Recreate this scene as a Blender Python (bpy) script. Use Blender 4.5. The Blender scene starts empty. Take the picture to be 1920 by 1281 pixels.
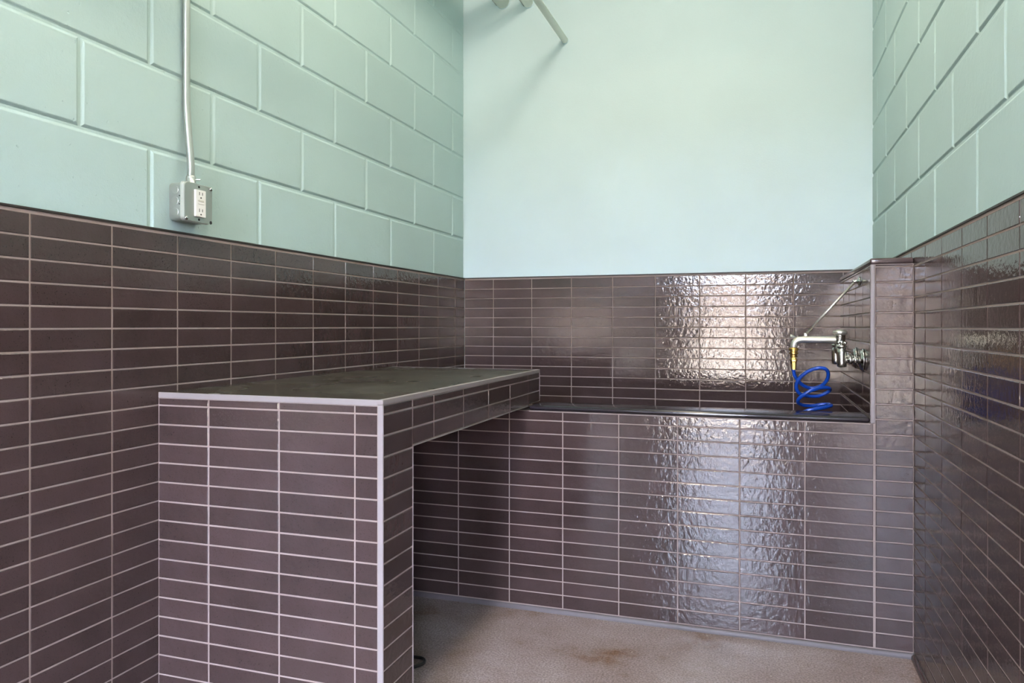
import bpy, bmesh, math, random
from mathutils import Vector, Matrix
from math import pi, sin, cos

random.seed(7)
S = bpy.context.scene
COL = S.collection
H = 1.025            # eye height: every height below is written from the eye level

# ------------------------------------------------------------------ camera
cam_d = bpy.data.cameras.new('camera')
cam = bpy.data.objects.new('camera', cam_d)
COL.objects.link(cam)
cam.location = (0, 0, H)
cam.rotation_euler = (pi / 2, 0, 0.320)
cam_d.sensor_width = 36
cam_d.lens = 36 * 1374.66 / 1920
cam_d.shift_x = -9.09 / 1920
cam_d.shift_y = -28.84 / 1920
cam_d.clip_start = 0.02
S.camera = cam

# ------------------------------------------------------------------ world, exposure
S.view_settings.view_transform = 'Standard'
S.view_settings.look = 'None'
S.view_settings.gamma = 1
S.view_settings.use_curve_mapping = False
S.view_settings.exposure = 0.0
S.cycles.max_bounces = 10
S.cycles.diffuse_bounces = 5
S.cycles.glossy_bounces = 6
S.cycles.sample_clamp_indirect = 6
S.cycles.caustics_reflective = False
S.cycles.caustics_refractive = False

w = bpy.data.worlds.new('world')
S.world = w
w.use_nodes = True
wn = w.node_tree.nodes
bg = wn['Background']
bg.inputs['Color'].default_value = (0.68, 0.77, 1.0, 1)
bg.inputs['Strength'].default_value = 125.0


def area(name, loc, rot, sx, sy, power, col, spread=180):
    d = bpy.data.lights.new(name, 'AREA')
    d.shape = 'RECTANGLE'
    d.size, d.size_y = sx, sy
    d.energy = power
    d.color = col
    d.spread = math.radians(spread)
    o = bpy.data.objects.new(name, d)
    o.location = loc
    o.rotation_euler = rot
    COL.objects.link(o)
    return o


# room limits (metres, eye at x=0 y=0)
XL, XR = -1.4206, 0.45          # tile faces of left and right wall
YB, YT, YN = 3.4455, 2.529, 1.449   # back wall, tub wall, front of bench
XP, XB = 0.330, -0.793          # left face of the chase wall, side of the bench
YF = -3.5                       # street side of the room
XW0, XW1 = -4.2, 2.6
ZC = H + 1.97
# daylight comes in by the glazed openings of the street wall
DOOR = (-0.86, 0.16, 0.0, H + 1.5)
WIN2 = (-1.86, -1.70, 0.0, H + 0.95)
WIN3 = (1.1, 2.2, 0.0, H + 0.95)

sun_d = bpy.data.lights.new('sun', 'SUN')
sun_d.energy = 150
sun_d.angle = 0.01
sun_d.color = (1.0, 0.9, 0.76)
sun = bpy.data.objects.new('sun', sun_d)
sun.rotation_euler = (math.radians(48), 0, math.radians(200))
sun.rotation_euler = Vector((0.35, 0.75, 0.9)).to_track_quat('Z', 'Y').to_euler()
COL.objects.link(sun)

for nm, (a, b, c, d) in (('door', DOOR), ('side_window', WIN2), ('right_window', WIN3)):
    po = area('daylight_portal_' + nm, ((a + b) / 2, YF - 0.10, (c + d) / 2), (-pi / 2, 0, 0) if 0 else (pi / 2, 0, pi), b - a, d - c, 1, (1, 1, 1))
    po.data.cycles.is_portal = True

# ceiling lamps (housings and lenses are built further down; the room ones glow all round)
LAMPS = [(-0.42, 2.0), (-0.42, -1.1), (-0.42, -2.4), (-2.4, -1.6)]


DOWN = (-0.40, 0.72)
spot = area('downlight_light', (DOWN[0], DOWN[1], ZC - 0.012), (0, 0, 0), 0.13, 0.13, 19, (1.0, 0.85, 0.62))
spot.data.shape = 'DISK'


# ------------------------------------------------------------------ materials
def mat(name):
    m = bpy.data.materials.new(name)
    m.use_nodes = True
    nt = m.node_tree
    return m, nt, nt.nodes, nt.links, nt.nodes['Principled BSDF']


def srgb(r, g, b):
    f = lambda c: (c / 255 / 12.92) if c / 255 <= 0.04045 else ((c / 255 + 0.055) / 1.055) ** 2.4
    return (f(r), f(g), f(b), 1)


def noise(nt, scale, detail=3, rough=.5, vec=None):
    n = nt.nodes.new('ShaderNodeTexNoise')
    n.inputs['Scale'].default_value = scale
    n.inputs['Detail'].default_value = detail
    n.inputs['Roughness'].default_value = rough
    if vec is None:
        tc = nt.nodes.get('TC') or nt.nodes.new('ShaderNodeTexCoord')
        tc.name = 'TC'
        vec = tc.outputs['Object']
    nt.links.new(vec, n.inputs['Vector'])
    return n


def ramp(nt, src, stops):
    r = nt.nodes.new('ShaderNodeValToRGB')
    e = r.color_ramp.elements
    while len(e) < len(stops):
        e.new(0.5)
    for i, (p, c) in enumerate(stops):
        e[i].position = p
        e[i].color = c
    nt.links.new(src, r.inputs['Fac'])
    return r


def bump(nt, src, dist, strength=1.0, prev=None):
    b = nt.nodes.new('ShaderNodeBump')
    b.inputs['Distance'].default_value = dist
    b.inputs['Strength'].default_value = strength
    nt.links.new(src, b.inputs['Height'])
    if prev is not None:
        nt.links.new(prev.outputs['Normal'], b.inputs['Normal'])
    return b


def simple(name, col, rough=.5, metal=0.0, bscale=None, bdist=.0003):
    m, nt, N, L, P = mat(name)
    P.inputs['Base Color'].default_value = col
    P.inputs['Roughness'].default_value = rough
    P.inputs['Metallic'].default_value = metal
    n = noise(nt, bscale or 60, 3)
    hs = nt.nodes.new('ShaderNodeMapRange')
    hs.inputs['To Min'].default_value = max(0.02, rough - .05)
    hs.inputs['To Max'].default_value = rough + .05
    L.new(n.outputs['Fac'], hs.inputs['Value'])
    L.new(hs.outputs['Result'], P.inputs['Roughness'])
    if bscale:
        b = bump(nt, n.outputs['Fac'], bdist)
        L.new(b.outputs['Normal'], P.inputs['Normal'])
    return m


def tile_material():
    m, nt, N, L, P = mat('glazed_tile')
    at = N.new('ShaderNodeAttribute')
    at.attribute_name = 'tint'
    n1 = noise(nt, 9, 4, .6)
    mixc = N.new('ShaderNodeMix')
    mixc.data_type = 'RGBA'
    r1 = ramp(nt, n1.outputs['Fac'], [(.3, srgb(55, 43, 42)), (.7, srgb(72, 57, 57))])
    r2 = ramp(nt, at.outputs['Fac'], [(0, srgb(53, 42, 41)), (1, srgb(74, 59, 59))])
    mixc.inputs['Factor'].default_value = .5
    L.new(r1.outputs['Color'], mixc.inputs['A'])
    L.new(r2.outputs['Color'], mixc.inputs['B'])
    # dark pin-prick speckle of the glaze
    ns = noise(nt, 420, 2)
    rs = ramp(nt, ns.outputs['Fac'], [(.30, (.45, .45, .45, 1)), (.38, (1, 1, 1, 1))])
    mu = N.new('ShaderNodeMix')
    mu.data_type = 'RGBA'
    mu.blend_type = 'MULTIPLY'
    mu.inputs['Factor'].default_value = .8
    L.new(mixc.outputs['Result'], mu.inputs['A'])
    L.new(rs.outputs['Color'], mu.inputs['B'])
    L.new(mu.outputs['Result'], P.inputs['Base Color'])
    P.inputs['Roughness'].default_value = .09
    P.inputs['IOR'].default_value = 1.62
    nb = noise(nt, 62, 2, .45)
    nf = noise(nt, 170, 2, .5)
    b1 = bump(nt, nb.outputs['Fac'], .00075, 1.0)
    b2 = bump(nt, nf.outputs['Fac'], .00022, 1.0, b1)
    L.new(b2.outputs['Normal'], P.inputs['Normal'])
    return m


def paint_material(name, col, rough, bscale, bdist, pits=False):
    m, nt, N, L, P = mat(name)
    n0 = noise(nt, 1.7, 3)
    c2 = tuple(min(1, x * 1.05) for x in col[:3]) + (1,)
    c1 = tuple(x * .96 for x in col[:3]) + (1,)
    r = ramp(nt, n0.outputs['Fac'], [(.3, c1), (.7, c2)])
    L.new(r.outputs['Color'], P.inputs['Base Color'])
    P.inputs['Roughness'].default_value = rough
    n = noise(nt, bscale, 6, .65)
    b = bump(nt, n.outputs['Fac'], bdist)
    if pits:
        v = noise(nt, 70, 3, .5)
        rv = ramp(nt, v.outputs['Fac'], [(.24, (0, 0, 0, 1)), (.31, (1, 1, 1, 1))])
        b = bump(nt, rv.outputs['Color'], .0012, .8, b)
    L.new(b.outputs['Normal'], P.inputs['Normal'])
    return m


M_TILE = tile_material()
M_GROUT = simple('grout', srgb(146, 130, 125), .85, 0, 300, .0004)
M_PAINT = paint_material('aqua_block_paint', srgb(178, 202, 202), .55, 55, .0016, True)
M_PLAIN = paint_material('aqua_wall_paint', srgb(212, 232, 238), .6, 160, .0004)
M_WHITE = paint_material('white_ceiling_paint', srgb(225, 225, 218), .7, 90, .0004)
M_ROOM = paint_material('grey_room_paint', srgb(170, 168, 160), .7, 90, .0004)
M_TRIM = simple('brushed_metal_trim', srgb(146, 137, 137), .5, .1)
M_DKTRIM = simple('dark_metal_trim', srgb(40, 34, 32), .5, 0)
M_CAP = simple('black_bullnose_tile', srgb(36, 31, 36), .14, 0, 20, .0004)
M_CAP2 = simple('brown_bullnose_tile', srgb(78, 64, 64), .14, 0, 20, .0004)
M_COVE = simple('grey_cove_trim', srgb(90, 83, 86), .5, 0)
M_CHROME = simple('chrome', srgb(205, 205, 205), .10, 1.0)
M_CAST = simple('cast_chrome', srgb(214, 212, 206), .24, 1.0, 250, .0003)
M_ROUGH = simple('rough_chrome', srgb(222, 219, 210), .42, .9, 250, .0003)
M_GALV = simple('galvanised_steel', srgb(176, 182, 178), .38, .75, 40, .0001)
M_GALVLIT = simple('galvanised_steel_lit_edge', srgb(222, 226, 222), .32, .6, 40, .0001)  # paler steel for the box cover: room light on its edges painted in
M_BRASS = simple('brass', srgb(214, 178, 104), .28, 1.0)
M_BLUE = simple('blue_hose_rubber', srgb(16, 62, 158), .24, 0)
M_PLAST = simple('white_plastic', srgb(242, 241, 238), .35)
M_BLACK = simple('black_plastic', srgb(12, 12, 14), .35)
M_DARKH = simple('dark_recess', srgb(22, 22, 22), .7)
M_PIPE = simple('painted_pipe', srgb(236, 238, 226), .45, 0, 120, .0002)
M_FRAME = simple('dark_window_frame', srgb(60, 58, 56), .45, .3)


def glass_mat():
    m, nt, N, L, P = mat('window_glass')
    P.inputs['Base Color'].default_value = (1, 1, 1, 1)
    P.inputs['Roughness'].default_value = 0
    tr = N.new('ShaderNodeBsdfTransparent')
    gl = N.new('ShaderNodeBsdfGlossy')
    gl.inputs['Roughness'].default_value = 0
    fr = N.new('ShaderNodeFresnel')
    mx = N.new('ShaderNodeMixShader')
    L.new(fr.outputs['Fac'], mx.inputs['Fac'])
    L.new(tr.outputs['BSDF'], mx.inputs[1])
    L.new(gl.outputs['BSDF'], mx.inputs[2])
    L.new(mx.outputs['Shader'], N['Material Output'].inputs['Surface'])
    return m


M_GLASS = glass_mat()


def slab_mat():
    m, nt, N, L, P = mat('dark_slab_top')
    n1 = noise(nt, 5, 5, .6)
    r = ramp(nt, n1.outputs['Fac'], [(.3, srgb(52, 47, 40)), (.7, srgb(70, 64, 56))])
    sp = noise(nt, 130, 2)
    rs = ramp(nt, sp.outputs['Fac'], [(.76, (0, 0, 0, 1)), (.80, (1, 1, 1, 1))])
    mx = N.new('ShaderNodeMix')
    mx.data_type = 'RGBA'
    L.new(rs.outputs['Color'], mx.inputs['Factor'])
    L.new(r.outputs['Color'], mx.inputs['A'])
    mx.inputs['B'].default_value = srgb(170, 165, 155)
    L.new(mx.outputs['Result'], P.inputs['Base Color'])
    n2 = noise(nt, 3, 3)
    rr = ramp(nt, n2.outputs['Fac'], [(.35, (.22, .22, .22, 1)), (.65, (.36, .36, .36, 1))])
    L.new(rr.outputs['Color'], P.inputs['Roughness'])
    return m


M_SLAB = slab_mat()


def floor_mat():
    m, nt, N, L, P = mat('sealed_concrete_floor')
    n1 = noise(nt, 3.2, 6, .62)
    r = ramp(nt, n1.outputs['Fac'], [(.30, srgb(126, 100, 80)), (.42, srgb(148, 133, 129)), (.7, srgb(168, 156, 156))])
    n2 = noise(nt, 170, 3, .6)
    r2 = ramp(nt, n2.outputs['Fac'], [(.36, (.70, .68, .66, 1)), (.64, (1.22, 1.2, 1.2, 1))])
    mu = N.new('ShaderNodeMix')
    mu.data_type = 'RGBA'
    mu.blend_type = 'MULTIPLY'
    mu.inputs['Factor'].default_value = 1
    L.new(r.outputs['Color'], mu.inputs['A'])
    L.new(r2.outputs['Color'], mu.inputs['B'])
    # pale flecks and scratches
    sp = noise(nt, 75, 3, .55)
    rs = ramp(nt, sp.outputs['Fac'], [(.70, (0, 0, 0, 1)), (.74, (1, 1, 1, 1))])
    mx = N.new('ShaderNodeMix')
    mx.data_type = 'RGBA'
    L.new(rs.outputs['Color'], mx.inputs['Factor'])
    L.new(mu.outputs['Result'], mx.inputs['A'])
    mx.inputs['B'].default_value = srgb(196, 182, 168)
    L.new(mx.outputs['Result'], P.inputs['Base Color'])
    P.inputs['Roughness'].default_value = .13
    b = bump(nt, n2.outputs['Fac'], .0002)
    L.new(b.outputs['Normal'], P.inputs['Normal'])
    return m


M_FLOOR = floor_mat()
M_PAVE = paint_material('outdoor_paving', srgb(196, 180, 158), .9, 30, .002)
M_FACADE = paint_material('outdoor_wall', srgb(98, 86, 76), .9, 30, .002)


# ------------------------------------------------------------------ object helpers
def link(name, bm, material, parent=None, smooth=False, mods=None):
    me = bpy.data.meshes.new(name)
    bm.to_mesh(me)
    bm.free()
    for mm in (material if isinstance(material, (list, tuple)) else [material]):
        me.materials.append(mm)
    if smooth:
        for p in me.polygons:
            p.use_smooth = True
    o = bpy.data.objects.new(name, me)
    COL.objects.link(o)
    if parent is not None:
        o.parent = parent
        o.matrix_parent_inverse = Matrix.Translation(-parent.location)
    return o


def thing(name, label, cat, loc=(0, 0, 0), group=None):
    o = bpy.data.objects.new(name, None)
    o.location = loc
    o.empty_display_size = .05
    COL.objects.link(o)
    o['label'] = label
    o['category'] = cat
    if group:
        o['group'] = group
    return o


def tag(o, label, cat, group=None):
    o['label'] = label
    o['category'] = cat
    if group:
        o['group'] = group
    return o


def struct(o):
    o['kind'] = 'structure'
    return o


def box(bm, x0, x1, y0, y1, z0, z1, bev=0, seg=2):
    r = bmesh.ops.create_cube(bm, size=1)
    vs = r['verts']
    for v in vs:
        v.co = Vector(((x0 + x1) / 2 + v.co.x * (x1 - x0), (y0 + y1) / 2 + v.co.y * (y1 - y0), (z0 + z1) / 2 + v.co.z * (z1 - z0)))
    if bev:
        es = list({e for v in vs for e in v.link_edges})
        bmesh.ops.bevel(bm, geom=es, offset=bev, segments=seg, profile=.5, affect='EDGES')


def cyl(bm, a, b, r, r2=None, seg=24, caps=True):
    a, b = Vector(a), Vector(b)
    d = b - a
    q = d.to_track_quat('Z', 'Y').to_matrix().to_4x4()
    mtx = Matrix.Translation((a + b) / 2) @ q
    bmesh.ops.create_cone(bm, cap_ends=caps, segments=seg, radius1=r, radius2=r if r2 is None else r2, depth=d.length, matrix=mtx)


def lathe(bm, origin, axis, prof, seg=28):
    """prof: list of (distance along axis, radius)"""
    o = Vector(origin)
    q = Vector(axis).to_track_quat('Z', 'Y')
    rings = []
    for h, r in prof:
        rings.append([bm.verts.new(o + q @ Vector((r * cos(2 * pi * i / seg), r * sin(2 * pi * i / seg), h))) for i in range(seg)])
    for k in range(len(rings) - 1):
        for i in range(seg):
            bm.faces.new((rings[k][i], rings[k][(i + 1) % seg], rings[k + 1][(i + 1) % seg], rings[k + 1][i]))
    bm.faces.new(list(reversed(rings[0])))
    bm.faces.new(rings[-1])


def spline(pts, n=10):
    """Catmull-Rom"""
    P = [Vector(p) for p in pts]
    P = [2 * P[0] - P[1]] + P + [2 * P[-1] - P[-2]]
    out = []
    for i in range(1, len(P) - 2):
        p0, p1, p2, p3 = P[i - 1:i + 3]
        for k in range(n):
            t = k / n
            out.append(.5 * ((2 * p1) + (-p0 + p2) * t + (2 * p0 - 5 * p1 + 4 * p2 - p3) * t * t + (-p0 + 3 * p1 - 3 * p2 + p3) * t ** 3))
    out.append(P[-2])
    return out


def tube(bm, pts, r, seg=14):
    pts = [Vector(p) for p in pts]
    up = None
    rings = []
    for i, p in enumerate(pts):
        t = (pts[min(i + 1, len(pts) - 1)] - pts[max(i - 1, 0)]).normalized()
        if up is None:
            up = t.orthogonal().normalized()
        up = (up - t * up.dot(t)).normalized()
        s = t.cross(up)
        rr = r[i] if isinstance(r, (list, tuple)) else r
        rings.append([bm.verts.new(p + (up * cos(2 * pi * k / seg) + s * sin(2 * pi * k / seg)) * rr) for k in range(seg)])
    for i in range(len(rings) - 1):
        for k in range(seg):
            bm.faces.new((rings[i][k], rings[i][(k + 1) % seg], rings[i + 1][(k + 1) % seg], rings[i + 1][k]))
    bm.faces.new(list(reversed(rings[0])))
    bm.faces.new(rings[-1])


def joints(lo, hi, phase, pitch):
    """joint positions strictly inside lo..hi plus the ends"""
    k = math.ceil((lo - phase) / pitch)
    out = [lo]
    while phase + k * pitch < hi - 1e-4:
        x = phase + k * pitch
        if x > lo + 1e-4:
            out.append(x)
        k += 1
    return out + [hi]


def tile_field(bm, layer, O, U, V, us, vs, gap=.0032, depth=.0022, bev=.0016, tilt=.003, skip=None, rings=((0, 0), (.35, .68), (1, 1))):
    """raised tiles on the plane O + u U + v V; the outer faces lie on the plane itself"""
    U, V = Vector(U), Vector(V)
    N = U.cross(V)
    O = Vector(O)
    for j in range(len(vs) - 1):
        uu = us(j) if callable(us) else us
        for i in range(len(uu) - 1):
            a, b, c, d = uu[i], uu[i + 1], vs[j], vs[j + 1]
            if skip and skip((a + b) / 2, (c + d) / 2):
                continue
            g = gap / 2
            a += g; b -= g; c += g; d -= g
            if b - a < .003 or d - c < .003:
                continue
            tx, ty = random.gauss(0, tilt), random.gauss(0, tilt)
            dz = random.uniform(-.0003, .0002)
            tint = random.random()
            prev = None
            mu, mv = (a + b) / 2, (c + d) / 2
            for f, hgt in rings:
                ins = bev * f
                ring = []
                for (pu, pv) in ((a + ins, c + ins), (b - ins, c + ins), (b - ins, d - ins), (a + ins, d - ins)):
                    off = -depth * (1 - hgt) + (dz + (pu - mu) * tx * .6 + (pv - mv) * ty * 1.6) * (1 if hgt > 0 else 0)
                    ring.append(bm.verts.new(O + U * pu + V * pv + N * off))
                if prev:
                    for k in range(4):
                        fc = bm.faces.new((prev[k], prev[(k + 1) % 4], ring[(k + 1) % 4], ring[k]))
                        fc[layer] = tint
                prev = ring
            fc = bm.faces.new(prev)
            fc[layer] = tint


def tiled(name, fields, material, parent=None, grout=None, **kw):
    """one mesh: raised tiles (slot 0) and the grout bed behind them (slot 1)"""
    bm = bmesh.new()
    lay = bm.faces.layers.float.new('tint')
    for f in fields:
        tile_field(bm, lay, **{**kw, **f})
    for f in fields:
        O, U, V = Vector(f['O']), Vector(f['U']), Vector(f['V'])
        N = U.cross(V)
        uu = f['us'](0) if callable(f['us']) else f['us']
        vs = f['vs']
        rects = f.get('bed') or [(uu[0], uu[-1], vs[0], vs[-1])]
        dp = {**kw, **f}.get('depth', .0022) * .62
        for (a, b, c, d) in rects:
            vv = [bm.verts.new(O + U * p + V * q - N * dp) for p, q in ((a, c), (b, c), (b, d), (a, d))]
            fc = bm.faces.new(vv)
            fc.material_index = 1
    o = link(name, bm, [material, grout or M_GROUT], parent)
    return o


PZ, PU = .0477, .2010
ZT = .2329                       # height of the topmost tile joint line above eye level
def rows(lo, hi):
    return joints(lo, hi, H + ZT - 40 * PZ, PZ)


# ------------------------------------------------------------------ floor and ceiling
bm = bmesh.new()
box(bm, XW0, XW1, YF, YB + .2, -.12, 0)
floor = struct(link('floor', bm, M_FLOOR))
bm = bmesh.new()
box(bm, XW0 - .1, XW1 + .1, YF - .1, YB + .2, ZC, ZC + .12)
ceil = struct(link('ceiling', bm, M_WHITE))

# ------------------------------------------------------------------ concrete block walls
BZ = [H + z for z in (-1.025, .235, .440, .643, .851, 1.058, 1.265, 1.472, 1.679, 1.886, 1.97)]
YE, YEL = -.45, -.15      # the alcove opens to the room here


def block_wall(name, O, U, V, lo, hi, phases, zs):
    def us(j):
        return joints(lo, hi, phases[j % 2], .413)
    bm = bmesh.new()
    lay = bm.faces.layers.float.new('tint')
    # softly pillowed blocks whose concave joints are cut back into the wall
    for j in range(len(zs) - 1):
        tile_field(bm, lay, O, U, V, us(j), [zs[j], zs[j + 1]], gap=.006, depth=.0046, bev=.0080, tilt=.0015,
                   rings=((0, 0), (.30, .30), (.62, .72), (.85, .94), (1, 1)))
    Ov, Uv, Vv = Vector(O), Vector(U), Vector(V)
    Nv = Uv.cross(Vv)
    vv = [bm.verts.new(Ov + Uv * p + Vv * q - Nv * .0045) for p, q in ((lo, zs[0]), (hi, zs[0]), (hi, zs[-1]), (lo, zs[-1]))]
    bm.faces.new(vv)
    # body of the wall behind
    a = Ov + Uv * lo + Vv * zs[0]
    b = Ov + Uv * hi + Vv * zs[-1]
    p, q = a - Nv * .0050, b - Nv * .19
    box(bm, min(p.x, q.x), max(p.x, q.x), min(p.y, q.y), max(p.y, q.y), min(p.z, q.z), max(p.z, q.z))
    o = struct(link(name, bm, M_PAINT))
    return o


zup = BZ[1:]
# left wall: outward normal +x ; U x V = N : U = +y , V = +z -> N = +x
wall_l = block_wall('wall_left', (XL - .006, 0, 0), (0, 1, 0), (0, 0, 1), YEL, YB + .006, (1.432 - .413 * 6, 1.649 - .413 * 7), zup)
# right wall: U = -y
wall_r = block_wall('wall_right', (XR + .006, 0, 0), (0, -1, 0), (0, 0, 1), -YB - .006, -YE, (-1.856 - .413 * 4, -1.661 - .413 * 5), zup)
for nm, x0, x1, ye in (('wall_left_base', XL - .19, XL - .006, YEL), ('wall_right_base', XR + .006, XR + .19, YE)):
    bm = bmesh.new()
    box(bm, x0, x1, ye, YB + .006, 0, H + .235)
    struct(link('wall_left' if 'left' in nm else 'wall_right', bm, M_PAINT))
bm = bmesh.new()
box(bm, XL - .19, XR + .19, YB + .006, YB + .2, 0, ZC)
wall_b = struct(link('wall_back', bm, M_PLAIN))

# ------------------------------------------------------------------ tile wainscots on the walls
ZTOP = H + .2385
zr = rows(.0, ZTOP)
left_cols = joints(YEL, YB, 1.1134, PU)
wl = tiled('tile_wainscot', [dict(O=(XL, 0, 0), U=(0, 1, 0), V=(0, 0, 1), us=left_cols, vs=rows(.016, ZTOP))], M_TILE, wall_l)
back_cols = joints(XL, XR, -1.2664, PU)
wb = tiled('tile_wainscot', [dict(O=(0, YB, 0), U=(1, 0, 0), V=(0, 0, 1), us=back_cols, vs=rows(.3, ZTOP))], M_TILE, wall_b)
right_cols = joints(-YB, -YE, -1.559, PU)
wr = tiled('tile_wainscot', [dict(O=(XR, 0, 0), U=(0, -1, 0), V=(0, 0, 1), us=right_cols, vs=rows(.016, ZTOP))], M_TILE, wall_r)
for par, (a, b, c, d) in ((wall_l, (XL - .006, XL + .0012, YEL, YB)), (wall_r, (XR - .0012, XR + .006, YE, YB)), (wall_b, (XL, XR, YB - .0012, YB + .006))):
    bm = bmesh.new()
    box(bm, a, b, c, d, ZTOP, ZTOP + .0055, .0008, 1)
    link('edge_trim', bm, M_DKTRIM, par)


def cove(bm, p0, p1, out, h=.016, d=.009):
    """quarter-round strip along the floor from p0 to p1, bulging towards out"""
    p0, p1, out = Vector(p0), Vector(p1), Vector(out)
    prof = [(0, h)] + [(d * sin(a), h * cos(a) ** .8) for a in [pi / 2 * k / 6 for k in range(1, 6)]] + [(d, 0), (0, 0)]
    r0 = [bm.verts.new(p0 + out * a + Vector((0, 0, b))) for a, b in prof]
    r1 = [bm.verts.new(p1 + out * a + Vector((0, 0, b))) for a, b in prof]
    n = len(prof)
    for k in range(n):
        bm.faces.new((r0[k], r0[(k + 1) % n], r1[(k + 1) % n], r1[k]))
    bm.faces.new(list(reversed(r0)))
    bm.faces.new(r1)


bm = bmesh.new(); cove(bm, (XR, YE, 0), (XR, YT - .009, 0), (-1, 0, 0)); link('cove_trim', bm, M_CAP2, wall_r)
bm = bmesh.new(); cove(bm, (XL, YEL, 0), (XL, YN - .0015, 0), (1, 0, 0)); link('cove_trim', bm, M_CAP2, wall_l)

# ------------------------------------------------------------------ chase wall on the right of the tub
chase = struct(link('wall_chase', (lambda b: (box(b, XP + .0045, XR, YT + .0045, YB, 0, H + .195), b)[1])(bmesh.new()), M_GROUT))
cols = [XP + .012, XR]
tiled('tile_facing', [
    dict(O=(0, YT, 0), U=(1, 0, 0), V=(0, 0, 1), us=cols, vs=rows(.016, H + .1935)),
    dict(O=(XP, 0, 0), U=(0, -1, 0), V=(0, 0, 1), us=joints(-YB, -YT - .004, -2.722, .198), vs=rows(H - .2855, H + .1935)),
    dict(O=(XP, 0, 0), U=(0, -1, 0), V=(0, 0, 1), us=joints(-YB, -YT - .1435, -2.722, .198), vs=rows(.3, H - .2855)),
], M_TILE, chase)
bm = bmesh.new()
box(bm, XP - .001, XP + .0115, YT - .0012, YT + .0115, H - .3045, H + .1935, .002, 2)
link('corner_trim', bm, M_TRIM, chase)
bm = bmesh.new()
box(bm, XP - .002, XR, YT - .003, YB, H + .1945, H + .2125, .006, 4)
link('bullnose_cap', bm, M_CAP2, chase, True)
bm = bmesh.new(); cove(bm, (XP, YT, 0), (XR, YT, 0), (0, -1, 0)); link('cove_trim', bm, M_COVE, chase)

# ------------------------------------------------------------------ tub
tub = thing('wash_tub', 'built-in raised dog wash tub behind a glossy brown tiled front wall', 'tub', (-.25, YT + .07, 0))
bm = bmesh.new()
box(bm, XL + .0025, XP + .003, YT + .0045, YT + .138, 0, H - .306)
link('wall_core', bm, M_GROUT, tub)
tiled('front_wall', [dict(O=(0, YT, 0), U=(1, 0, 0), V=(0, 0, 1), us=joints(XL + .0015, XP + .0105, -1.0684 - .201, PU), vs=rows(.016, H - .305))], M_TILE, tub)
tiled('inner_wall', [dict(O=(0, YT + .1415, 0), U=(-1, 0, 0), V=(0, 0, 1), us=joints(-XP + .001, -XL - .0015, .0684, PU), vs=rows(.3, H - .305))], M_TILE, tub)
bm = bmesh.new()
box(bm, XB + .0012, XP - .0014, YT - .004, YT + .1435, H - .3045, H - .286, .0085, 5)
link('lip', bm, M_CAP, tub, True)
bm = bmesh.new()
box(bm, XB + .0012, XP - .0014, YT - .0008, YT + .02, H - .3085, H - .3045)
link('lip_joint', bm, M_GROUT, tub)
bm = bmesh.new()
box(bm, XL + .0025, XP - .0015, YT + .1425, YB - .0015, .30, .36)
link('basin', bm, M_CAP2, tub)
bm = bmesh.new()
lathe(bm, (-.3, 3.0, .3601), (0, 0, 1), [(0, .05), (.004, .05), (.006, .045), (.006, .01)])
link('drain', bm, M_CHROME, tub)
bm = bmesh.new(); cove(bm, (XL + .0015, YT, 0), (XP - .0004, YT, 0), (0, -1, 0)); link('cove_trim', bm, M_COVE, tub)

# ------------------------------------------------------------------ bench
bench = thing('tiled_bench', 'long tiled bench with dark slab top running along the left wall', 'bench', (-1.1, YN + .2, 0))
ZBT = H - .164
YB2, YL = 2.669, 1.599
XI = XL + .0025
bm = bmesh.new()
box(bm, XI, XB - .0045, YN + .0045, YL - .003, 0, ZBT - .012)           # leg panel
box(bm, XI, XB - .0045, YL - .003, YT - .001, H - .2875, ZBT - .012)      # slab body over the knee space
box(bm, XI, XB - .0045, YT - .001, YB2 - .004, H - .284, ZBT - .012)
link('core', bm, M_DARKH, bench)
zf = rows(.0, ZBT - .0135)
tiled('front_panel', [dict(O=(0, YN, 0), U=(1, 0, 0), V=(0, 0, 1), us=joints(XL + .0015, XB - .013, -1.2663, PU), vs=rows(.0, ZBT - .0135))], M_TILE, bench, tilt=.002)
k9, k10, k11 = (H + ZT - k * PZ for k in (9, 10, 11))
ap = [YN + .002, 1.596, 1.718, 1.916, 2.117, 2.322, 2.523, YB2 - .003]
ap1 = [YN + .002, 1.596, 1.718, 1.916, 2.117, 2.523, YB2 - .003]
ap2 = [YN + .002, 1.596, 1.718, 1.916, 2.117, 2.322, 2.523, YB2 - .003]
tiled('side_apron', [
    dict(O=(XB, 0, 0), U=(0, 1, 0), V=(0, 0, 1), us=ap1, vs=[k9, ZBT - .0115]),
    dict(O=(XB, 0, 0), U=(0, 1, 0), V=(0, 0, 1), us=ap2, vs=[k10, k9]),
    dict(O=(XB, 0, 0), U=(0, 1, 0), V=(0, 0, 1), us=[1.596] + ap2[2:-1], vs=[H - .2865, k10]),
    dict(O=(XB, 0, 0), U=(0, 1, 0), V=(0, 0, 1), us=[2.523, YB2 - .003], vs=[H - .2840, k10]),
], M_TILE, bench)
tiled('leg_side', [dict(O=(XB, 0, 0), U=(0, 1, 0), V=(0, 0, 1), us=[YN + .002, YL - .002], vs=[z for z in rows(.0, H - .2918 + .0001) if z < k11 - .01] + [k11, k10])], M_TILE, bench)
bm = bmesh.new()
box(bm, XI, XB - .012, YN + .003, YB2 - .004, ZBT - .012, ZBT - .0008)
link('slab_top', bm, M_SLAB, bench)
bm = bmesh.new()
box(bm, XI, XB - .0121, YN - .0012, YN + .0035, ZBT - .0135, ZBT, .0008, 1)
link('front_edge_trim', bm, M_TRIM, bench)
bm = bmesh.new()
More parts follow.
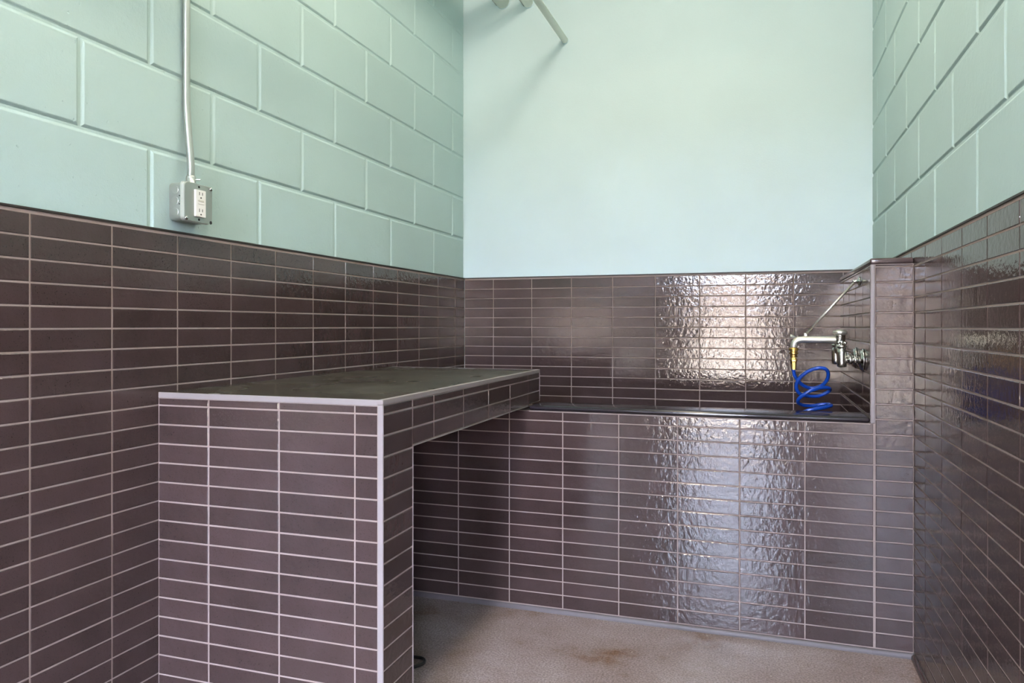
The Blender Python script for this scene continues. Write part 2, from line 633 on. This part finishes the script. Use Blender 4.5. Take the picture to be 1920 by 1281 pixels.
box(bm, XB - .0125, XB + .001, YN - .0012, YB2, ZBT - .0115, ZBT, .0008, 1)
link('side_edge_trim', bm, M_TRIM, bench)
bm = bmesh.new()
box(bm, XB - .0125, XB + .001, YN - .0015, YN + .003, 0, ZBT - .0117, .0008, 1)
link('corner_trim', bm, M_TRIM, bench)
bm = bmesh.new()
box(bm, XB - .004, XB + .0006, YL - .0025, YL, 0, H - .2875)
box(bm, XB - .005, XB + .0006, YL - .0025, YT - .004, H - .2895, H - .2872)
link('underside_trim', bm, M_TRIM, bench)
bm = bmesh.new()
box(bm, XB - .005, XB + .0006, YB2 - .0028, YB2, H - .2840, ZBT - .0117)
box(bm, XI, XB - .0001, YB2 - .0045, YB2, ZBT - .0117, ZBT - .0002)
link('end_trim', bm, M_TRIM, bench)

# ------------------------------------------------------------------ outlet box, cover and receptacle
XWL = XL - .006
by0, by1, bz0, bz1 = 1.490, 1.590, H + .267, H + .368
XF = XWL + .050


def rrect(cx, cy, hw, hh, r, n=5):
    pts = []
    for sx, sy, a0 in ((1, 1, 0), (-1, 1, pi / 2), (-1, -1, pi), (1, -1, 3 * pi / 2)):
        for k in range(n + 1):
            a = a0 + pi / 2 * k / n
            pts.append((cx + sx * (hw - r) + r * cos(a), cy + sy * (hh - r) + r * sin(a)))
    return pts


def prism_x(bm, pts, x0, x1):
    a = [bm.verts.new((x0, y, z)) for y, z in pts]
    b = [bm.verts.new((x1, y, z)) for y, z in pts]
    n = len(pts)
    for k in range(n):
        bm.faces.new((a[k], a[(k + 1) % n], b[(k + 1) % n], b[k]))
    bm.faces.new(list(reversed(a)))
    bm.faces.new(b)


ob = thing('outlet_box', 'galvanised steel surface outlet box on the left block wall above the brown tiles', 'outlet box', (XWL, 1.54, bz0))
cy, cz = (by0 + by1) / 2, (bz0 + bz1) / 2
bm = bmesh.new(); prism_x(bm, rrect(cy, cz, .0475, .0485, .012), XWL + .0002, XF - .0115)
link('box_body', bm, M_GALV, ob)
bm = bmesh.new()
prism_x(bm, rrect(cy, cz, .0512, .0505, .010), XF - .0118, XF - .0095)
prism_x(bm, rrect(cy, cz, .0495, .0495, .010), XF - .0095, XF - .0015)
link('box_cover', bm, M_GALVLIT, ob)
# raised edge of the cover
bm = bmesh.new(); prism_x(bm, rrect(cy, cz, .0485, .0485, .012), XF - .0015, XF)
link('cover_face', bm, M_GALV, ob)
# knockouts on both sides of the box
for sy in (by0 + .0024, by1 - .0024):
    for kz in (-.028, 0, .028):
        bm = bmesh.new()
        s = -1 if sy < cy else 1
        lathe(bm, (XWL + .019, sy, cz + kz), (0, s, 0), [(0, .0108), (.0010, .0108), (.0014, .0100), (.0014, .001)])
        link('knockout', bm, M_GALV, ob)
for kz in (-.008, .013):
    bm = bmesh.new(); cyl(bm, (XWL + .033, by0 + .0028, cz + kz), (XWL + .033, by0 + .0016, cz + kz), .0017, seg=12)
    link('tapped_hole', bm, M_DARKH, ob)
for sy, sz in ((by0 + .007, bz0 + .007), (by1 - .006, bz1 - .007)):
    bm = bmesh.new()
    lathe(bm, (XF - .0002, sy, sz), (1, 0, 0), [(0, .0052), (.0018, .0050), (.0034, .0034), (.0038, .001)])
    sc = link('screw', bm, M_CHROME, ob, True)
for sy, sz in ((by1 - .006, bz0 + .006),):
    bm = bmesh.new()
    cyl(bm, (XF - .001, sy, sz), (XF + .0004, sy, sz), .0045, seg=14)
    link('screw_slot', bm, M_DARKH, ob)
ry = cy + .001
rcp = None
bm = bmesh.new(); prism_x(bm, rrect(ry, cz - .001, .0172, .0345, .0015), XF, XF + .0065)
rcp = link('receptacle', bm, M_PLAST, ob)
for dz in (.022, -.021):
    for dy, hh in ((-.0055, .0042), (.0055, .0036)):
        bm = bmesh.new(); box(bm, XF + .0064, XF + .0068, ry + dy - .0009, ry + dy + .0009, cz + dz - hh + .002, cz + dz + hh + .002)
        link('slot', bm, M_DARKH, rcp)
    bm = bmesh.new(); cyl(bm, (XF + .0064, ry, cz + dz - .0085), (XF + .0068, ry, cz + dz - .0085), .0022, seg=12)
    link('ground_hole', bm, M_DARKH, rcp)
for dz in (.0052, -.0012):
    bm = bmesh.new(); box(bm, XF + .0064, XF + .0078, ry - .0095, ry + .0095, cz + dz - .0022, cz + dz + .0022, .0004, 1)
    link('test_button', bm, simple('button_plastic', srgb(206, 202, 192), .4) if dz > 0 else M_PLAST, rcp)
for dz in (.042, -.042):
    bm = bmesh.new(); lathe(bm, (XF - .0001, ry, cz + dz), (1, 0, 0), [(0, .0032), (.0006, .0032), (.0008, .002)], 14)
    link('cover_screw', bm, M_DARKH, ob)

# ------------------------------------------------------------------ conduit
con = thing('electrical_conduit', 'thin galvanised conduit running down the left block wall into the outlet box', 'conduit', (XWL, 1.54, bz1))
cr = .0092
path = [(XWL + cr + .001, 1.5405, ZC), (XWL + cr + .001, 1.5405, H + .80), (XWL + cr + .001, 1.5405, H + .62), (XWL + cr + .0025, 1.5405, H + .56), (XWL + .018, 1.5400, H + .49),
        (XWL + .0235, 1.5400, H + .44), (XWL + .025, 1.5400, H + .41), (XWL + .025, 1.5400, H + .386)]
bm = bmesh.new(); tube(bm, [path[0]] + spline(path[1:], 8), cr, 20)
link('conduit_pipe', bm, M_GALV, con, True)
bm = bmesh.new()
lathe(bm, (XWL + .025, 1.54, bz1 + .0002), (0, 0, 1), [(0, .0125), (.003, .0132), (.004, .0118), (.018, .0118), (.021, .0108), (.022, .0095)])
cn = link('connector', bm, M_GALV, con, True)
bm = bmesh.new(); cyl(bm, (XWL + .035, 1.545, bz1 + .012), (XWL + .046, 1.551, bz1 + .013), .0022, seg=10)
link('set_screw', bm, M_GALV, cn)

# ------------------------------------------------------------------ ceiling pipes
pipes = [(-.897, 1.386, .0155, 'thinnest cream pipe under the ceiling, ending lowest on the aqua back wall'),
         (-1.215, 1.617, .034, 'thick cream pipe with a ribbed edge, leftmost of the pipes entering the back wall'),
         (-1.083, 1.594, .025, 'medium cream pipe with a ribbed edge between the thick and the thinnest pipe')]
for i, (px, pz, pr, lab) in enumerate(pipes):
    t = thing('ceiling_pipe', lab, 'pipe', (px, YB, H + pz), 'pipes entering the back wall')
    bm = bmesh.new()
    cyl(bm, (px, YB + .0055, H + pz), (px, YE - .8, H + pz), pr, seg=28)
    link('pipe_run', bm, M_PIPE, t, True).data.polygons
    bm = bmesh.new()
    lathe(bm, (px, YB + .0058, H + pz), (0, -1, 0), [(0, pr + .002), (.004, pr + .002), (.006, pr + .0002)], 24)
    link('wall_seal', bm, M_PLAIN, t)
    if i:
        bm = bmesh.new()
        n = 9 if i == 1 else 7
        for k in range(n):
            a = math.radians(-150 if i == 1 else -140)
            y = YB - .012 - k * .017
            c = Vector((px + (pr + .0012) * cos(a), y, H + pz + (pr + .0012) * sin(a)))
            cyl(bm, c + Vector((0, -.004, 0)), c + Vector((0, .004, 0)), .0026, seg=8)
        link('staple_row', bm, M_GALV, t)

# ------------------------------------------------------------------ faucet
fa = thing('service_faucet', 'rough chrome wall-mounted service faucet with support rod on the chase wall', 'faucet', (XP, 2.80, H - .115))
XV = .263
ZV = H - .115
for yv in (2.70, 2.90):
    bm = bmesh.new()
    lathe(bm, (XP - .0002, yv, ZV), (-1, 0, 0), [(0, .0385), (.003, .0395), (.006, .0370), (.0065, .0345), (.009, .0345), (.012, .030), (.015, .022), (.018, .0165), (.019, .010)], 36)
    link('wall_flange', bm, M_CHROME, fa, True)
    bm = bmesh.new()
    lathe(bm, (XP - .018, yv, ZV), (-1, 0, 0), [(0, .0095), (.003, .0095), (.005, .0155), (.009, .0170), (.012, .0150), (.0135, .009), (.016, .0085), (.018, .0130), (.026, .0130), (.029, .0085), (.046, .0085)], 24)
    link('supply_union', bm, M_CHROME, fa, True)
    bm = bmesh.new()
    lathe(bm, (XV, yv, H - .139), (0, 0, 1), [(0, .009), (.002, .0145), (.012, .0155), (.050, .0155), (.058, .014), (.061, .0105), (.065, .0105), (.067, .0155), (.072, .016), (.075, .009)])
    vb = link('valve_body', bm, M_CAST, fa, True)
    bm = bmesh.new()
    lathe(bm, (XV, yv, H - .066), (0, 0, 1), [(0, .006), (.006, .0055), (.009, .010), (.014, .0085), (.016, .003)], 18)
    for k in range(4):
        a = pi / 4 + k * pi / 2
        cyl(bm, (XV, yv, H - .057), (XV + .018 * cos(a), yv + .018 * sin(a), H - .057), .0035, .0045, 10)
    link('cross_handle', bm, M_CHROME, vb, True)
bm = bmesh.new()
cyl(bm, (XV, 2.70, H - .085), (XV, 2.90, H - .085), .0105, seg=20)
link('bridge_tube', bm, M_CAST, fa, True)
bm = bmesh.new()
lathe(bm, (XV + .004, 2.80, H - .098), (0, 0, 1), [(0, .012), (.006, .018), (.022, .0185), (.025, .0170), (.052, .0175), (.064, .0175), (.067, .0185)])
vac = link('vacuum_breaker', bm, M_CAST, fa, True)
bm = bmesh.new()
lathe(bm, (XV + .004, 2.80, H - .0305), (0, 0, 1), [(0, .017), (.0025, .0238), (.011, .0240), (.014, .0215), (.0155, .012), (.018, .010), (.0185, .003)])
link('breaker_cap', bm, M_ROUGH, vac, True)
for dy, dx in ((-.0158, -.006), (-.0160, .004)):
    bm = bmesh.new(); box(bm, XV + dx - .0018, XV + dx + .0018, 2.80 + dy - .0016, 2.80 + dy + .002, H - .060, H - .045, .0006, 1)
    link('vent_slot', bm, M_DARKH, vac)
bm = bmesh.new()
sp = [(XV - .005, 2.80, H - .048), (.22, 2.80, H - .048), (.165, 2.80, H - .0478), (.145, 2.80, H - .0480), (.130, 2.80, H - .0505), (.120, 2.80, H - .0575), (.1155, 2.80, H - .068), (.115, 2.80, H - .076)]
tube(bm, spline(sp, 6), .0122, 20)
link('spout', bm, M_ROUGH, fa, True)
bm = bmesh.new()
tube(bm, [(.122, 2.80, H - .040), (.108, 2.80, H - .036), (.103, 2.80, H - .0345)], [.005, .0055, .0062], 12)
link('pail_hook', bm, M_ROUGH, fa, True)
bm = bmesh.new()
box(bm, .149, .161, 2.797, 2.803, H - .039, H - .024, .002, 2)
cyl(bm, (.155, 2.793, H - .029), (.155, 2.807, H - .029), .0028, seg=12)
link('rod_lug', bm, M_ROUGH, fa)
bm = bmesh.new()
cyl(bm, (.155, 2.80, H - .029), (.312, 2.80, H + .151), .0042, seg=16)
link('support_rod', bm, M_ROUGH, fa, True)
bm = bmesh.new()
lathe(bm, (XP - .0002, 2.80, H + .156), (-1, 0, 0), [(0, .0165), (.002, .0165), (.005, .012), (.008, .0065), (.016, .0055), (.020, .006), (.022, .004)], 20)
link('rod_flange', bm, M_CHROME, fa, True)

# ------------------------------------------------------------------ hose
hose = thing('coiled_hose', 'blue coiled rubber hose hanging from the faucet spout into the tub', 'hose', (.115, 2.80, H - .08))
bm = bmesh.new()
lathe(bm, (.115, 2.80, H - .0775), (0, 0, -1), [(0, .0135), (.003, .0160), (.010, .0160), (.011, .0125), (.015, .0125), (.016, .0150), (.022, .0150), (.023, .011), (.027, .0105), (.028, .0125), (.032, .0125), (.034, .009)], 24)
link('swivel_coupling', bm, M_BRASS, hose)
bm = bmesh.new()
lathe(bm, (.115, 2.80, H - .1115), (0, 0, -1), [(0, .0085), (.005, .010), (.008, .0118), (.014, .0118), (.016, .0100), (.036, .0085), (.044, .0080)], 6)
link('hose_barb', bm, M_BRASS, hose)
F = 1374.66


def at_y(px, py, Y):
    """a point of the plane y=Y, given where it was read off the photograph"""
    t = .320
    a = (px - 969.09) / F
    b = -(py - 611.66) / F
    r = Vector((a * cos(t) - sin(t), a * sin(t) + cos(t), b))
    r = r * (Y / r.y)
    return Vector((r.x, r.y, r.z + H))


hp = [(115, 640, 2.80), (113, 668, 2.80), (130, 735, 2.805), (178, 805, 2.815), (250, 862, 2.83), (340, 884, 2.835), (445, 858, 2.82), (515, 785, 2.80), (532, 710, 2.785), (500, 655, 2.775),
      (415, 642, 2.77), (300, 678, 2.775), (205, 745, 2.78), (155, 820, 2.785), (150, 890, 2.79), (190, 950, 2.80), (280, 978, 2.82), (400, 980, 2.84), (500, 945, 2.845), (553, 905, 2.835),
      (525, 878, 2.80), (430, 882, 2.775), (330, 912, 2.76), (240, 960, 2.76), (180, 1010, 2.77), (168, 1055, 2.79), (220, 1086, 2.82), (330, 1095, 2.845), (450, 1080, 2.85), (545, 1078, 2.84),
      (565, 1095, 2.81), (490, 1115, 2.78), (370, 1135, 2.765), (250, 1165, 2.765), (185, 1210, 2.78), (200, 1260, 2.81), (330, 1290, 2.85), (480, 1280, 2.85), (560, 1310, 2.81),
      (400, 1370, 2.77), (220, 1420, 2.78), (220, 1490, 2.82), (420, 1530, 2.85), (560, 1570, 2.83), (450, 1640, 2.79), (300, 1720, 2.79)]
bm = bmesh.new()
tube(bm, spline([at_y(1470 + x / 6.405, 590 + y / 6.405, Y) for x, y, Y in hp], 8), .0062, 14)
link('hose_coil', bm, M_BLUE, hose, True)

# ------------------------------------------------------------------ black cable under the bench
bm = bmesh.new()
cc = [(-1.25, 1.90, .03), (-1.20, 1.93, .006), (-1.12, 1.99, .0055), (-1.04, 2.035, .0055), (-.985, 2.045, .0055), (-.965, 2.015, .0055), (-.99, 1.975, .0055), (-1.05, 1.93, .0055), (-1.15, 1.86, .0055), (-1.3, 1.84, .0055)]
tube(bm, spline(cc, 8), .005, 10)
tag(link('power_cable', bm, M_BLACK, None, True), 'black cable loop lying on the floor under the bench', 'cable')

# ------------------------------------------------------------------ rest of the room behind the viewer
def opening_wall(name, holes, z1):
    bm = bmesh.new()
    xs = sorted([XW0, XW1] + [v for h in holes for v in h[:2]])
    for i in range(len(xs) - 1):
        a, b = xs[i], xs[i + 1]
        h = [h for h in holes if abs(h[0] - a) < 1e-6]
        if h:
            box(bm, a, b, YF - .12, YF, h[0][3], z1)
        else:
            box(bm, a, b, YF - .12, YF, 0, z1)
    return struct(link(name, bm, M_ROOM))


opening_wall('wall_front', [WIN2, DOOR, WIN3], ZC)
bm = bmesh.new(); box(bm, XW0 - .1, XW0, YF, YEL + .15, 0, ZC); struct(link('wall_far_left', bm, M_ROOM))
bm = bmesh.new(); box(bm, XW1, XW1 + .1, YF, YE - .0, 0, ZC); struct(link('wall_far_right', bm, M_ROOM))
bm = bmesh.new(); box(bm, XW0, XL - .19, YEL, YEL + .15, 0, ZC); struct(link('wall_return_left', bm, M_ROOM))
bm = bmesh.new(); box(bm, XR + .19, XW1, YE, YE + .15, 0, ZC); struct(link('wall_return_right', bm, M_ROOM))
for n, (a, b, c, d) in (('door_1', DOOR), ('window_1', WIN2), ('window_2', WIN3)):
    f = .045
    bm = bmesh.new()
    box(bm, a, a + f, YF - .08, YF - .03, c, d)
    box(bm, b - f, b, YF - .08, YF - .03, c, d)
    box(bm, a + f, b - f, YF - .08, YF - .03, d - f, d)
    box(bm, a + f, b - f, YF - .08, YF - .03, c, c + (.02 if n == 'door_1' else f))
    fr = struct(link(n, bm, M_FRAME))
    bm = bmesh.new()
    box(bm, a + f, b - f, YF - .058, YF - .052, c + f, d - f)
    link('pane', bm, M_GLASS, fr)

def lens_mat(name, col, power):
    m, nt, N, L, P = mat(name)
    P.inputs['Base Color'].default_value = (.9, .9, .9, 1)
    P.inputs['Emission Color'].default_value = col
    P.inputs['Emission Strength'].default_value = power
    return m


M_LENS = lens_mat('glowing_lamp_lens', (0.90, 0.97, 1.0, 1), 16)
M_WARMLENS = lens_mat('warm_glowing_lamp_lens', (1.0, 0.89, 0.73, 1), 12)
for i, (lx, ly) in enumerate(LAMPS):
    lab = ('long ceiling lamp over the tiled alcove', 'long ceiling lamp just outside the mouth of the alcove',
           'long ceiling lamp between the alcove and the street door', 'long ceiling lamp in the left part of the room')[i]
    t = thing('ceiling_lamp', lab, 'ceiling lamp', (lx, ly, ZC), 'ceiling lamps')
    bm = bmesh.new(); box(bm, lx - .10, lx + .10, ly - .62, ly + .62, ZC - .06, ZC - .0005, .004, 1)
    link('housing', bm, M_WHITE, t)
    bm = bmesh.new(); box(bm, lx - .15, lx + .15, ly - .6, ly + .6, ZC - .20, ZC - .061, .03, 3)
    link('lens', bm, M_LENS if i else M_WARMLENS, t, True)

t = thing('recessed_downlight', 'small round recessed downlight in the ceiling over the mouth of the alcove', 'downlight', (DOWN[0], DOWN[1], ZC))
bm = bmesh.new()
lathe(bm, (DOWN[0], DOWN[1], ZC - .0005), (0, 0, -1), [(0, .095), (.003, .095), (.006, .080), (.0065, .072)], 32)
link('ring', bm, M_WHITE, t, True)

# outdoors
bm = bmesh.new(); box(bm, -30, 30, -34, YF - .12, -.12, -.02)
g = struct(link('ground', bm, M_PAVE))
bm = bmesh.new(); box(bm, -30, 30, -34, -33, -.02, 4.5)
struct(link('wall_outdoor', bm, M_FACADE))
